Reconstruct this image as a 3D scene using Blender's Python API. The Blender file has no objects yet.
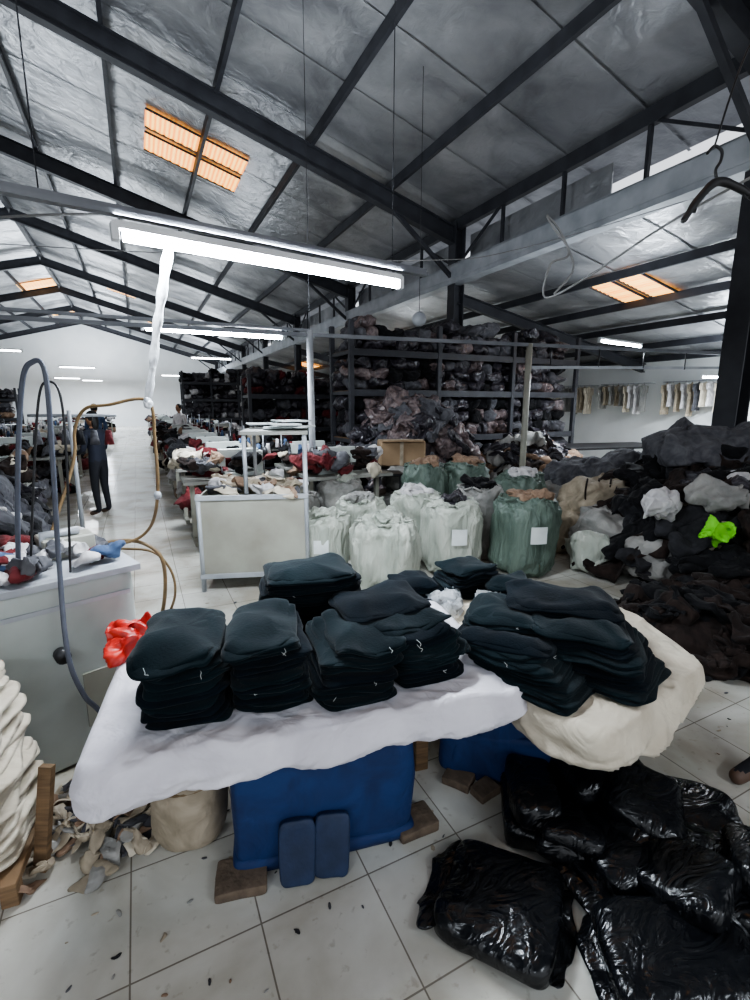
import bpy, math, random
from mathutils import Vector, Matrix, Euler, noise
R=math.radians
C26,S26=math.cos(R(26)),math.sin(R(26))
random.seed(7)
def P(X,Y,z=0.0):
    """room layout frame -> building axes (aisle = +y)"""
    return Vector((X*C26+Y*S26,-X*S26+Y*C26,z))
scene=bpy.context.scene

# ------------------------------------------------------------------ materials
def mat(name,c1,c2=None,rough=.7,scale=5,bump=0,bscale=30,metal=0,sheen=0,coat=0,spec=.5,
        emis=None,estr=0,detail=4,bdist=.01,r2=None,distort=0,alpha=None,aniso=None,trans=0,bdet=5):
    m=bpy.data.materials.new(name); m.use_nodes=True
    n=m.node_tree.nodes; l=m.node_tree.links; b=n['Principled BSDF']
    tc=n.new('ShaderNodeTexCoord')
    b.inputs['Roughness'].default_value=rough; b.inputs['Metallic'].default_value=metal
    b.inputs['Specular IOR Level'].default_value=spec
    if sheen: b.inputs['Sheen Weight'].default_value=sheen; b.inputs['Sheen Roughness'].default_value=.5
    if coat: b.inputs['Coat Weight'].default_value=coat; b.inputs['Coat Roughness'].default_value=.08
    c2=c2 or tuple(x*.75 for x in c1)
    no=n.new('ShaderNodeTexNoise'); no.inputs['Scale'].default_value=scale; no.inputs['Detail'].default_value=detail
    no.inputs['Distortion'].default_value=distort
    src=tc.outputs['Object']
    if aniso:
        mp=n.new('ShaderNodeMapping'); mp.inputs['Scale'].default_value=aniso; l.new(src,mp.inputs[0]); src=mp.outputs[0]
    l.new(src,no.inputs['Vector'])
    cr=n.new('ShaderNodeValToRGB'); cr.color_ramp.elements[0].position=.35; cr.color_ramp.elements[1].position=.65
    cr.color_ramp.elements[0].color=(*c2,1); cr.color_ramp.elements[1].color=(*c1,1)
    l.new(no.outputs['Fac'],cr.inputs[0]); l.new(cr.outputs[0],b.inputs['Base Color'])
    if r2 is not None:
        mr=n.new('ShaderNodeMapRange'); mr.inputs['To Min'].default_value=rough; mr.inputs['To Max'].default_value=r2
        l.new(no.outputs['Fac'],mr.inputs[0]); l.new(mr.outputs[0],b.inputs['Roughness'])
    if bump:
        nb=n.new('ShaderNodeTexNoise'); nb.inputs['Scale'].default_value=bscale; nb.inputs['Detail'].default_value=bdet
        nb.inputs['Distortion'].default_value=distort
        l.new(src,nb.inputs['Vector'])
        bp=n.new('ShaderNodeBump'); bp.inputs['Strength'].default_value=bump; bp.inputs['Distance'].default_value=bdist
        l.new(nb.outputs['Fac'],bp.inputs['Height']); l.new(bp.outputs[0],b.inputs['Normal'])
    if emis: b.inputs['Emission Color'].default_value=(*emis,1); b.inputs['Emission Strength'].default_value=estr
    if alpha is not None: b.inputs['Alpha'].default_value=alpha
    if trans: b.inputs['Transmission Weight'].default_value=trans
    return m

M_knit=mat('knit_dark_teal',(.0055,.014,.018),(.003,.008,.011),rough=.95,scale=6,bump=.5,bscale=110,sheen=.10,spec=.1,bdist=.004)
M_knit2=mat('knit_dark_navy',(.004,.009,.014),(.0025,.005,.008),rough=.95,scale=6,bump=.5,bscale=110,sheen=.07,spec=.1,bdist=.004)
M_thread=mat('white_thread',(.7,.72,.7),rough=.8)
M_white=mat('white_cloth',(.72,.70,.75),(.60,.58,.63),rough=.85,scale=4,bump=.55,bscale=6,sheen=.1,bdist=.04,distort=1.2,bdet=3)
M_cream=mat('cream_cloth',(.64,.58,.47),(.50,.44,.35),rough=.85,scale=5,bump=.55,bscale=7,sheen=.1,bdist=.04,distort=1.2,bdet=3)
M_blue=mat('blue_canvas',(.010,.036,.13),(.006,.022,.085),rough=.75,scale=7,bump=.4,bscale=8,bdist=.02,bdet=3,distort=1)
M_bluedk=mat('blue_foam',(.018,.035,.085),(.010,.022,.055),rough=.6,scale=12,bump=.2,bscale=80)
M_wood=mat('raw_wood',(.22,.135,.07),(.12,.075,.04),rough=.7,scale=6,aniso=(1,1,12),bump=.2,bscale=30)
M_brick=mat('brown_block',(.17,.125,.09),(.10,.075,.055),rough=.9,scale=20,bump=.6,bscale=60)
M_poly=mat('black_polybag',(.007,.008,.010),(.004,.005,.007),rough=.17,scale=5,bump=.5,bscale=7,bdist=.025,spec=.45,distort=2.6,r2=.34,aniso=(1,1.8,1),bdet=2.2)
M_polyclear=mat('clear_polybag',(.75,.78,.8),(.6,.63,.66),rough=.12,scale=8,bump=.8,bscale=20,alpha=.4,distort=1.5)
M_red=mat('red_plastic_bag',(.62,.04,.025),(.42,.02,.015),rough=.35,scale=9,bump=.4,bscale=25)
M_sack=mat('white_woven_sack',(.50,.52,.46),(.34,.37,.32),rough=.45,scale=4,bump=.7,bscale=11,aniso=(1.5,1.5,.4),bdist=.04,distort=1,bdet=2.5)
M_sackgreen=mat('green_woven_sack',(.13,.175,.145),(.075,.11,.09),rough=.45,scale=5,bump=.7,bscale=11,aniso=(1.5,1.5,.4),bdist=.04,distort=1,bdet=2.5)
M_sackgrey=mat('grey_woven_sack',(.34,.33,.31),(.20,.20,.19),rough=.6,scale=4,bump=.6,bscale=9,bdist=.04,distort=1,bdet=2.5)
M_beige=mat('beige_sack',(.40,.34,.26),(.26,.22,.16),rough=.8,scale=8,bump=.5,bscale=10,bdist=.03,distort=1,bdet=2.5)
def cl(n,a,b_=None,**k): return mat(n,a,b_,rough=k.get('rough',.9),scale=6,bump=.6,bscale=5,bdist=.07,distort=1.8,spec=.2,sheen=.05,bdet=1.5)
M_black=cl('black_cloth',(.012,.012,.014),(.005,.005,.006))
M_brown=cl('dark_brown_cloth',(.030,.020,.017),(.013,.009,.008))
M_maroon=cl('maroon_cloth',(.15,.028,.03),(.08,.014,.018))
M_grey=cl('grey_cloth',(.12,.12,.13),(.06,.06,.07))
M_dkgrey=cl('charcoal_cloth',(.035,.035,.04),(.018,.018,.02))
M_softwhite=cl('soft_white_cloth',(.62,.60,.60),(.45,.44,.45))
M_pinkgrey=mat('wrapped_bundle',(.21,.16,.155),(.07,.055,.06),rough=.28,scale=6,bump=.8,bscale=5,distort=2.2,bdist=.07,bdet=2)
M_dkbundle=mat('dark_wrapped_bundle',(.05,.045,.055),(.016,.015,.02),rough=.28,scale=5,bump=.8,bscale=5,distort=2.2,bdist=.07,bdet=2)
M_lime=mat('lime_cloth',(.22,.75,.04),(.18,.6,.03),rough=.8,bump=.5,bscale=8,bdist=.03,bdet=2)
M_tan=cl('tan_cloth',(.30,.21,.15),(.2,.13,.09))
M_bluecl=cl('steel_blue_cloth',(.09,.14,.24),(.05,.08,.15))
M_card=mat('cardboard',(.33,.23,.14),(.25,.17,.10),rough=.85,scale=3)
M_steel=mat('dark_steel',(.04,.042,.05),(.026,.027,.033),rough=.55,scale=4,spec=.4)
M_galv=mat('galvanised_steel',(.46,.48,.51),(.32,.34,.37),rough=.35,scale=3,metal=.15,r2=.55)
M_rail=mat('lamp_rail_steel',(.20,.21,.23),(.13,.14,.16),rough=.5,scale=3)
M_paint=mat('cream_paint_metal',(.36,.36,.31),(.26,.25,.21),rough=.45,scale=2.5,detail=8)
M_machine=mat('machine_white_paint',(.50,.54,.52),(.36,.39,.37),rough=.4,scale=2.2,detail=9)
M_dark=mat('dark_plastic',(.02,.02,.022),rough=.45)
M_hoseg=mat('grey_hose',(.09,.10,.13),rough=.5,scale=20)
M_hoseb=mat('brown_hose',(.20,.13,.06),(.13,.085,.04),rough=.5,scale=20)
M_strap=mat('white_plastic_strap',(.72,.74,.76),(.55,.57,.6),rough=.4,scale=18,bump=.6,bscale=30)
M_wire=mat('grey_wire',(.25,.25,.25),rough=.5)
M_wall=mat('white_plaster',(.80,.82,.83),(.72,.74,.76),rough=.8,scale=.8,detail=6)
M_wallr=mat('white_plaster_side',(.80,.82,.82),(.68,.70,.70),rough=.8,scale=.8,detail=6)
M_foil=mat('foil_insulation',(.50,.505,.52),(.25,.255,.27),rough=.24,scale=1.1,metal=.65,bump=.42,bscale=4.5,bdist=.08,detail=9,r2=.50,distort=.5,bdet=6)
M_tube=mat('tube_glow',(1,1,1),rough=.5,emis=(.82,.91,1),estr=90)
M_tubefar=mat('tube_glow_far',(1,1,1),rough=.5,emis=(.88,.94,1),estr=25)
M_fix=mat('lamp_housing',(.8,.82,.84),rough=.4)
M_skin=mat('skin',(.33,.18,.11),(.28,.15,.09),rough=.55)
M_hair=mat('black_hair',(.008,.007,.007),rough=.6)
M_shirt=mat('dark_shirt',(.02,.024,.04),rough=.9)
M_trous=mat('dark_trousers',(.012,.013,.018),rough=.9)
M_shoe=mat('brown_shoe',(.11,.065,.045),rough=.6)
M_paper=mat('white_label',(.75,.8,.8),rough=.7)
M_tabletop=mat('pale_table_top',(.28,.28,.26),(.18,.18,.16),rough=.4,scale=3)

def skylight_mat():
    m=bpy.data.materials.new('amber_skylight_sheet'); m.use_nodes=True
    n=m.node_tree.nodes; l=m.node_tree.links; b=n['Principled BSDF']
    tc=n.new('ShaderNodeTexCoord'); w=n.new('ShaderNodeTexWave'); w.bands_direction='X'
    w.inputs['Scale'].default_value=4.0; w.inputs['Distortion'].default_value=.6
    l.new(tc.outputs['Object'],w.inputs['Vector'])
    cr=n.new('ShaderNodeValToRGB'); cr.color_ramp.elements[0].color=(.90,.20,.005,1); cr.color_ramp.elements[1].color=(1,.60,.15,1)
    l.new(w.outputs['Fac'],cr.inputs[0]); b.inputs['Base Color'].default_value=(.8,.5,.2,1)
    l.new(cr.outputs[0],b.inputs['Emission Color']); b.inputs['Emission Strength'].default_value=1.9
    return m
M_sky=skylight_mat()

def floor_mat():
    m=bpy.data.materials.new('ceramic_floor_tile'); m.use_nodes=True
    n=m.node_tree.nodes; l=m.node_tree.links; b=n['Principled BSDF']
    g=n.new('ShaderNodeNewGeometry'); mp=n.new('ShaderNodeMapping'); mp.inputs['Location'].default_value=(.155,-1.255,0)
    l.new(g.outputs['Position'],mp.inputs[0])
    br=n.new('ShaderNodeTexBrick'); br.offset=0; br.squash=1
    br.inputs['Scale'].default_value=1; br.inputs['Brick Width'].default_value=.37; br.inputs['Row Height'].default_value=.37
    br.inputs['Mortar Size'].default_value=.003; br.inputs['Mortar Smooth'].default_value=.3
    br.inputs['Color1'].default_value=(.62,.615,.57,1); br.inputs['Color2'].default_value=(.57,.565,.52,1); br.inputs['Mortar'].default_value=(.24,.22,.19,1)
    l.new(mp.outputs[0],br.inputs['Vector'])
    def layer(scale,lo,p0,p1,fac,src,dist=.8):
        no=n.new('ShaderNodeTexNoise'); no.inputs['Scale'].default_value=scale; no.inputs['Detail'].default_value=9; no.inputs['Distortion'].default_value=dist
        l.new(g.outputs['Position'],no.inputs['Vector'])
        cr=n.new('ShaderNodeValToRGB'); cr.color_ramp.elements[0].position=p0; cr.color_ramp.elements[0].color=(*lo,1)
        cr.color_ramp.elements[1].position=p1; cr.color_ramp.elements[1].color=(1,1,1,1); l.new(no.outputs['Fac'],cr.inputs[0])
        mx=n.new('ShaderNodeMix'); mx.data_type='RGBA'; mx.blend_type='MULTIPLY'; mx.inputs[0].default_value=fac
        l.new(src,mx.inputs[6]); l.new(cr.outputs[0],mx.inputs[7]); return no,mx.outputs[2]
    no,o=layer(2.0,(.52,.47,.40),.36,.60,.8,br.outputs['Color'],.3)
    _,o=layer(26,(.5,.45,.4),.30,.38,.4,o,.2)
    l.new(o,b.inputs['Base Color'])
    mr=n.new('ShaderNodeMapRange'); mr.inputs['To Min'].default_value=.28; mr.inputs['To Max'].default_value=.06
    l.new(no.outputs['Fac'],mr.inputs[0]); l.new(mr.outputs[0],b.inputs['Roughness'])
    bp=n.new('ShaderNodeBump'); bp.invert=True; bp.inputs['Strength'].default_value=.4; bp.inputs['Distance'].default_value=.003
    l.new(br.outputs['Fac'],bp.inputs['Height']); l.new(bp.outputs[0],b.inputs['Normal'])
    return m
M_floor=floor_mat()

# ------------------------------------------------------------------ mesh builder
def sp(x,e): return math.copysign(abs(x)**e,x)
def crom(pts,k):
    pts=[Vector(p) for p in pts]; o=[]
    n=len(pts)
    for i in range(n-1):
        p0=pts[max(i-1,0)];p1=pts[i];p2=pts[i+1];p3=pts[min(i+2,n-1)]
        for j in range(k):
            t=j/k
            o.append(.5*((2*p1)+(p2-p0)*t+(2*p0-5*p1+4*p2-p3)*t*t+(3*p1-p0-3*p2+p3)*t**3))
    o.append(pts[-1]); return o
class MB:
    def __init__(s): s.v=[];s.f=[];s.m=[];s.sm=[];s.mats=[]
    def mi(s,m):
        if m not in s.mats: s.mats.append(m)
        return s.mats.index(m)
    def add(s,vs,fs,m,smooth=True):
        k=len(s.v); s.v.extend([Vector(x) for x in vs]); i=s.mi(m)
        for f in fs: s.f.append([q+k for q in f]); s.m.append(i); s.sm.append(smooth)
    def box(s,c,size,m,rot=(0,0,0)):
        if not isinstance(rot,tuple): rot=(0,0,rot)
        M=Euler(rot).to_matrix(); c=Vector(c)
        hx,hy,hz=[q/2 for q in size]; b=min(hx,hy,hz)*.12
        vs=[];
        for sx in(-1,1):
            for sy in(-1,1):
                for sz in(-1,1):
                    vs.append((sx*(hx-b),sy*(hy-b),sz*hz)); vs.append((sx*(hx-b),sy*hy,sz*(hz-b))); vs.append((sx*hx,sy*(hy-b),sz*(hz-b)))
        def I(x,y,z,k): return ((x*2+y)*2+z)*3+k
        f=[]
        f+= [[I(0,0,1,0),I(1,0,1,0),I(1,1,1,0),I(0,1,1,0)],[I(0,0,0,0),I(0,1,0,0),I(1,1,0,0),I(1,0,0,0)]]
        f+= [[I(0,0,0,1),I(1,0,0,1),I(1,0,1,1),I(0,0,1,1)],[I(0,1,0,1),I(0,1,1,1),I(1,1,1,1),I(1,1,0,1)]]
        f+= [[I(0,0,0,2),I(0,0,1,2),I(0,1,1,2),I(0,1,0,2)],[I(1,0,0,2),I(1,1,0,2),I(1,1,1,2),I(1,0,1,2)]]
        for x in(0,1):
            for y in(0,1): f.append([I(x,y,0,1),I(x,y,0,2),I(x,y,1,2),I(x,y,1,1)])
            for z in(0,1): f.append([I(x,0,z,0),I(x,1,z,0),I(x,1,z,2),I(x,0,z,2)])
        for y in(0,1):
            for z in(0,1): f.append([I(0,y,z,0),I(0,y,z,1),I(1,y,z,1),I(1,y,z,0)])
        for x in(0,1):
            for y in(0,1):
                for z in(0,1): f.append([I(x,y,z,0),I(x,y,z,1),I(x,y,z,2)])
        s.add([M@Vector(q)+c for q in vs],f,m,False)
    def bar(s,a,b,w,h,m):
        a=Vector(a);b=Vector(b);d=(b-a);L=d.length;d.normalize()
        up=Vector((0,0,1)) if abs(d.z)<.95 else Vector((0,1,0))
        x=d.cross(up).normalized();u=x.cross(d)
        vs=[];
        for p in(a,b):
            for i,j in((-1,-1),(1,-1),(1,1),(-1,1)): vs.append(p+x*i*w/2+u*j*h/2)
        s.add(vs,[[3,2,1,0],[4,5,6,7],[0,1,5,4],[1,2,6,5],[2,3,7,6],[3,0,4,7]],m,False)
    def ibeam(s,a,b,w,h,m):
        a=Vector(a);b=Vector(b);d=(b-a).normalized()
        up=Vector((0,0,1)) if abs(d.z)<.95 else Vector((0,1,0))
        x=d.cross(up).normalized();u=x.cross(d)
        s.bar(a,b,.02,h,m); s.bar(a+u*h/2,b+u*h/2,w,.02,m); s.bar(a-u*h/2,b-u*h/2,w,.02,m)
    def tube(s,pts,r,m,n=8,k=0):
        pts=crom(pts,k) if k else [Vector(p) for p in pts]
        N=len(pts); rr=r if isinstance(r,(list,tuple)) else [r]*N
        if len(rr)!=N: rr=[rr[min(len(rr)-1,int(i/(N-1)*(len(rr)-1)+.5))] for i in range(N)]
        d=(pts[1]-pts[0]).normalized(); ref=Vector((0,0,1)) if abs(d.z)<.9 else Vector((1,0,0))
        x=d.cross(ref).normalized(); vs=[];f=[]
        for i,p in enumerate(pts):
            d=(pts[min(i+1,N-1)]-pts[max(i-1,0)]).normalized()
            x=(x-d*x.dot(d)).normalized(); y=d.cross(x)
            for j in range(n):
                a=2*math.pi*j/n; vs.append(p+(x*math.cos(a)+y*math.sin(a))*rr[i])
        for i in range(N-1):
            for j in range(n):
                f.append([i*n+j,i*n+(j+1)%n,(i+1)*n+(j+1)%n,(i+1)*n+j])
        f.append(list(range(n))[::-1]); f.append([(N-1)*n+j for j in range(n)])
        s.add(vs,f,m,True)
    def blob(s,c,size,m,e1=1,e2=1,rot=(0,0,0),amp=0,freq=3,nu=24,nv=12,seed=0,droop=0,wr=0,minz=None,za=1.0,fold=0,zn=None):
        if not isinstance(rot,tuple): rot=(0,0,rot)
        M=Euler(rot).to_matrix(); c=Vector(c); sx,sy,sz=size; sv=Vector((seed*3.17,seed*1.71,seed*2.13))
        fd=Vector((math.cos(seed*7),math.sin(seed*7),.6*math.sin(seed*3)))
        vs=[]
        def pt(ph,th):
            cp,s_=math.cos(ph),math.sin(ph)
            x=sp(cp,e1)*sp(math.cos(th),e2); y=sp(cp,e1)*sp(math.sin(th),e2); z=sp(s_,e1)
            p=Vector((x*sx,y*sy,z*sz))
            if droop: p.z-=droop*max(abs(x),abs(y))**3
            q=p*freq+sv
            if wr: p*=1-wr*abs(noise.noise(q*1.6))-wr*.6*abs(noise.noise(q*3.7))-wr*.35*abs(noise.noise(q*7.9))+wr*.4
            if fold:
                g=math.sin(5.5*q.dot(fd)+5*noise.noise(q*.9)); p*=1+fold*g
                p.z+=sz*fold*1.2*math.sin(8*q.dot(Vector((fd.y,-fd.x,.3)))+6*noise.noise(q*.7))
            if amp:
                d=noise.noise_vector(q)*amp+noise.noise_vector(q*2.4)*amp*.45; d.z*=za; p+=d
            p=M@p+c
            if zn:
                a_,f_,sd_=zn; p.z+=a_*(noise.noise(Vector((p.x*f_+sd_,p.y*f_,sd_)))+.4*noise.noise(Vector((p.x*f_*2.3,p.y*f_*2.3+sd_,p.z*3))))
            if minz is not None and p.z<minz: p.z=minz+ (p.z-minz)*.02
            return p
        vs.append(pt(-math.pi/2,0))
        for j in range(1,nv):
            for i in range(nu): vs.append(pt(-math.pi/2+math.pi*j/nv,2*math.pi*i/nu))
        vs.append(pt(math.pi/2,0)); f=[]
        for i in range(nu): f.append([0,1+(i+1)%nu,1+i])
        for j in range(nv-2):
            for i in range(nu):
                a=1+j*nu; f.append([a+i,a+(i+1)%nu,a+nu+(i+1)%nu,a+nu+i])
        t=len(vs)-1;a=1+(nv-2)*nu
        for i in range(nu): f.append([a+i,a+(i+1)%nu,t])
        s.add(vs,f,m,True)
    def cloth(s,poly,z,drop,m,seed=0,und=.05,wav=.012,extra=None,topamp=.008,lip=.1):
        pts=[Vector((p[0],p[1],0)) for p in poly]
        q=[]
        for i in range(len(pts)):
            a=pts[i];b=pts[(i+1)%len(pts)];k=max(2,int((b-a).length/.1))
            for j in range(k): q.append(a.lerp(b,j/k))
        for _ in range(3):
            q=[w for i in range(len(q)) for w in (q[i].lerp(q[(i+1)%len(q)],.25),q[i].lerp(q[(i+1)%len(q)],.75))]
        N=len(q); cen=sum(q,Vector())/N
        area=sum(q[i].x*q[(i+1)%N].y-q[(i+1)%N].x*q[i].y for i in range(N)); sg=1 if area>0 else -1
        nor=[]
        for i in range(N):
            d=(q[(i+3)%N]-q[i-3]).normalized(); nor.append(Vector((d.y,-d.x,0))*sg)
        rings=[]
        sd=Vector((seed*5.3,seed*2.1,0))
        for t in (.08,.16,.24,.32,.4,.48,.56,.63,.7,.76,.82,.87,.91,.95,.98,1.0):
            rg=[]
            for i in range(N):
                p=cen.lerp(q[i],t); nn=noise.noise(p*5+sd); w_=noise.noise_vector(p*3+sd)*.25
                n2=noise.noise(Vector(((p.x+w_.x)*5,(p.y+w_.y)*11,0))+sd); n3=noise.noise(Vector(((p.x+p.y)*12+w_.x*9,(p.x-p.y)*5,1))+sd)
                rg.append(Vector((p.x,p.y,z+topamp*(nn+.9*(.6-2*abs(n2))+.5*(.5-2*abs(n3))))))
            rings.append(rg)
        prof=[(.010,.004),(.022,.018),(.030,.045),(.035,.12),(.038,.2),(.040,.3),(.041,.4),(.041,.5),(.041,.6),(.040,.7),(.038,.8),(.035,.9),(.030,1.0),(.0,1.05),(-und,1.0)]
        for o,dz in prof:
            rg=[]
            for i in range(N):
                p=q[i]; sl=Vector((dz*.05,dz*.03,0))
                n1=noise.noise(p*3.2+sd); n2=noise.noise((p+sl)*9+sd+Vector((0,0,dz*.7))); n4=noise.noise((p+sl*2)*22+sd+Vector((0,0,dz*1.2)))
                dd=drop*(1+lip*2*n1+lip*.7*n2)
                if extra: dd+=extra(p)
                if dz<=.05: zz=z-dz+topamp*.5*noise.noise(p*5+sd)
                else: zz=z-.05-(dd-.05)*dz
                w=wav*max(0,min(1,dz*1.8))*(n1*1.0+1.5*(.4-1.6*abs(n2))+.6*(.3-abs(n4)*1.6))
                pp=p+nor[i]*(o+w)
                rg.append(Vector((pp.x,pp.y,zz)))
            rings.append(rg)
        vs=[Vector((cen.x,cen.y,z))]; f=[]
        for rg in rings: vs+=rg
        for i in range(N): f.append([0,1+i,1+(i+1)%N] if sg>0 else [0,1+(i+1)%N,1+i])
        for j in range(len(rings)-1):
            a=1+j*N
            for i in range(N):
                fc=[a+i,a+N+i,a+N+(i+1)%N,a+(i+1)%N]; f.append(fc if sg>0 else fc[::-1])
        s.add(vs,f,m,True)
    def finish(s,name,frame='S',parent=None):
        if frame=='S': vs=[P(v.x,v.y,v.z) for v in s.v]
        else: vs=s.v
        lo=Vector((min(v.x for v in vs),min(v.y for v in vs),min(v.z for v in vs)))
        hi=Vector((max(v.x for v in vs),max(v.y for v in vs),max(v.z for v in vs)))
        o=Vector(((lo.x+hi.x)/2,(lo.y+hi.y)/2,lo.z))
        me=bpy.data.meshes.new(name); me.from_pydata([v-o for v in vs],[],s.f)
        for m in s.mats: me.materials.append(m)
        me.polygons.foreach_set('material_index',s.m); me.polygons.foreach_set('use_smooth',s.sm); me.update()
        ob=bpy.data.objects.new(name,me); scene.collection.objects.link(ob); ob.location=o
        if parent: ob.parent=parent; ob.matrix_parent_inverse=Matrix.Translation(-parent.location)
        return ob

rnd=random.random
def ru(a,b): return a+(b-a)*rnd()

# ------------------------------------------------------------------ shell (building axes)
X0,X1,Y0,Y1=-12,12,-6,42
b=MB(); b.add([(X0,Y0,0),(X1,Y0,0),(X1,Y1,0),(X0,Y1,0)],[[0,1,2,3]],M_floor,False); b.finish('floor','B')
def zup(x): return 6.87-.278*x if x>-3 else 7.704+.278*(x+3)
def zlo(x): return 4.0-.2*(x-6)
b=MB()
b.add([(X0,Y1,0),(X1,Y1,0),(X1,Y1,2.9),(6,Y1,5.3),(-3,Y1,7.8),(X0,Y1,5.3)],[[0,1,2,3,4,5]],M_wall,False); b.finish('wall_far','B')
b=MB(); b.box((X1+.06,(Y0+Y1)/2,1.42),(.12,Y1-Y0,2.84),M_wallr); b.finish('wall_right','B')
b=MB(); b.box((X0-.06,(Y0+Y1)/2,2.65),(.12,Y1-Y0,5.3),M_wall); b.finish('wall_left','B')
b=MB()
def sheet(xa,xb,zf,thick=.03):
    nx,ny=int(abs(xb-xa)/.375),int((Y1-Y0)/.45); vs=[];f=[]
    for i in range(nx+1):
        x=xa+(xb-xa)*i/nx
        for j in range(ny+1):
            y=Y0+(Y1-Y0)*j/ny
            sag=.03*(1-abs(math.sin(math.pi*x/1.5+0)))+.012*noise.noise(Vector((x*2,y*2,0)))
            vs.append((x,y,zf(x)-sag*.6))
    for i in range(nx):
        for j in range(ny):
            a=i*(ny+1)+j; f.append([a,a+1,a+ny+2,a+ny+1])
    b.add(vs,f,M_foil,True)
sheet(-12.2,-3,zup); sheet(-3,6.9,zup); sheet(6.0,12.2,zlo)
for k in range(int((Y1-Y0)/1.25)):
    y=Y0+.6+k*1.25
    b.bar((-3,y,zup(-3)-.035),(6.9,y,zup(6.9)-.035),.04,.004,M_foil); b.bar((-12,y,zup(-12)-.035),(-3,y,zup(-3)-.035),.04,.004,M_foil); b.bar((6.1,y,zlo(6.1)-.035),(12,y,zlo(12)-.035),.04,.004,M_foil)
b.finish('ceiling','B')
b=MB()
x=-12
while x<=6.01:
    if abs(x+3)>.1: b.bar((x,Y0,zup(x)-.12),(x,Y1,zup(x)-.12),.06,.16,M_steel)
    x+=1.5
b.bar((-3,Y0,zup(-3)-.15),(-3,Y1,zup(-3)-.15),.12,.2,M_steel)
for x in (7.2,8.4,9.6,10.8,11.8): b.bar((x,Y0,zlo(x)-.1),(x,Y1,zlo(x)-.1),.05,.13,M_steel)
ys=[3.18+5.4*k for k in range(-1,8)]
for y in ys:
    b.ibeam((-3,y,zup(-3)-.36),(6,y,zup(6)-.36),.16,.3,M_steel)
    b.ibeam((-3,y,zup(-3)-.36),(-12,y,zup(-12)-.36),.16,.3,M_steel)
    b.ibeam((6.05,y,3.72),(12,y,zlo(12)-.26),.12,.2,M_steel)
    b.bar((5.9,y,4.1),(4.6,y,zup(4.6)-.5),.07,.07,M_steel)
    for px in (6.0,):
        b.bar((px-.11,y,0),(px-.11,y,5.1),.02,.24,M_steel);b.bar((px+.11,y,0),(px+.11,y,5.1),.02,.24,M_steel);b.bar((px,y,0),(px,y,5.1),.22,.03,M_steel)
        b.box((px,y,.01),(.34,.34,.02),M_steel)
for y0_,y1_ in zip(ys[:-1],ys[1:]):
    for k in range(4):
        ya=y0_+(y1_-y0_)*k/4; b.bar((6,ya,4.3),(6,ya,5.1),.05,.05,M_steel)
    b.bar((6,y0_,4.3),(6,y0_+1.35,5.05),.04,.04,M_steel)
    b.bar((6,y1_,4.3),(6,y1_-1.35,5.05),.04,.04,M_steel)
b.bar((6,Y0,5.08),(6,Y1,5.08),.1,.2,M_steel)
b.bar((11.9,Y0,2.75),(11.9,Y1,2.75),.06,.15,M_steel)
b.finish('roof_steel_frame','B')
b=MB()
b.bar((5.86,Y0,4.15),(5.86,Y1,4.15),.02,.34,M_galv); b.bar((5.95,Y0,3.98),(5.95,Y1,3.98),.22,.02,M_galv); b.bar((5.90,Y0,4.32),(5.90,Y1,4.32),.1,.02,M_galv)
b.bar((5.845,Y0,4.06),(5.845,Y1,4.06),.02,.03,M_galv)
b.finish('gutter_beam','B')
b=MB()
for (ya,yb) in ((5.2,8.4),(8.8,13.8),(14.2,24),(25,40)):
    b.box((6.2,(ya+yb)/2,4.66),(.02,yb-ya,.44),M_foil)
b.finish('clerestory_panel','B')
for i,(x,y,w,l) in enumerate(((1.45,10.6,1.75,.62),(1.45,11.45,1.75,.72),(8.0,5.75,1.3,.45),(8.0,6.3,1.3,.45),(-.2,27,1.2,1.2),(1.6,33,1.1,1.2),(-3.9,30,1.5,1.6),(8.0,14.0,1.3,1.4),(8.0,24,1.3,1.4),(1.35,1.5,1.2,1.2),(-3.6,38,1.5,1.6))):
    zf=zlo if x>6 else zup
    b=MB(); N=12; vs=[];f=[]
    for k in range(N*4+1):
        xx=x-w/2+w*k/(N*4); zz=zf(xx)-.045+.008*math.sin(k*math.pi/2)
        vs+=[(xx,y-l/2,zz),(xx,y+l/2,zz)]
    for k in range(N*4): f.append([2*k,2*k+1,2*k+3,2*k+2])
    b.add(vs,f,M_sky,False)
    b.bar((x-w/2,y-l/2,zf(x-w/2)-.05),(x+w/2,y-l/2,zf(x+w/2)-.05),.03,.03,M_steel)
    b.bar((x-w/2,y+l/2,zf(x-w/2)-.05),(x+w/2,y+l/2,zf(x+w/2)-.05),.03,.03,M_steel)
    b.finish('window_%d'%(i+1),'B')

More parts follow.
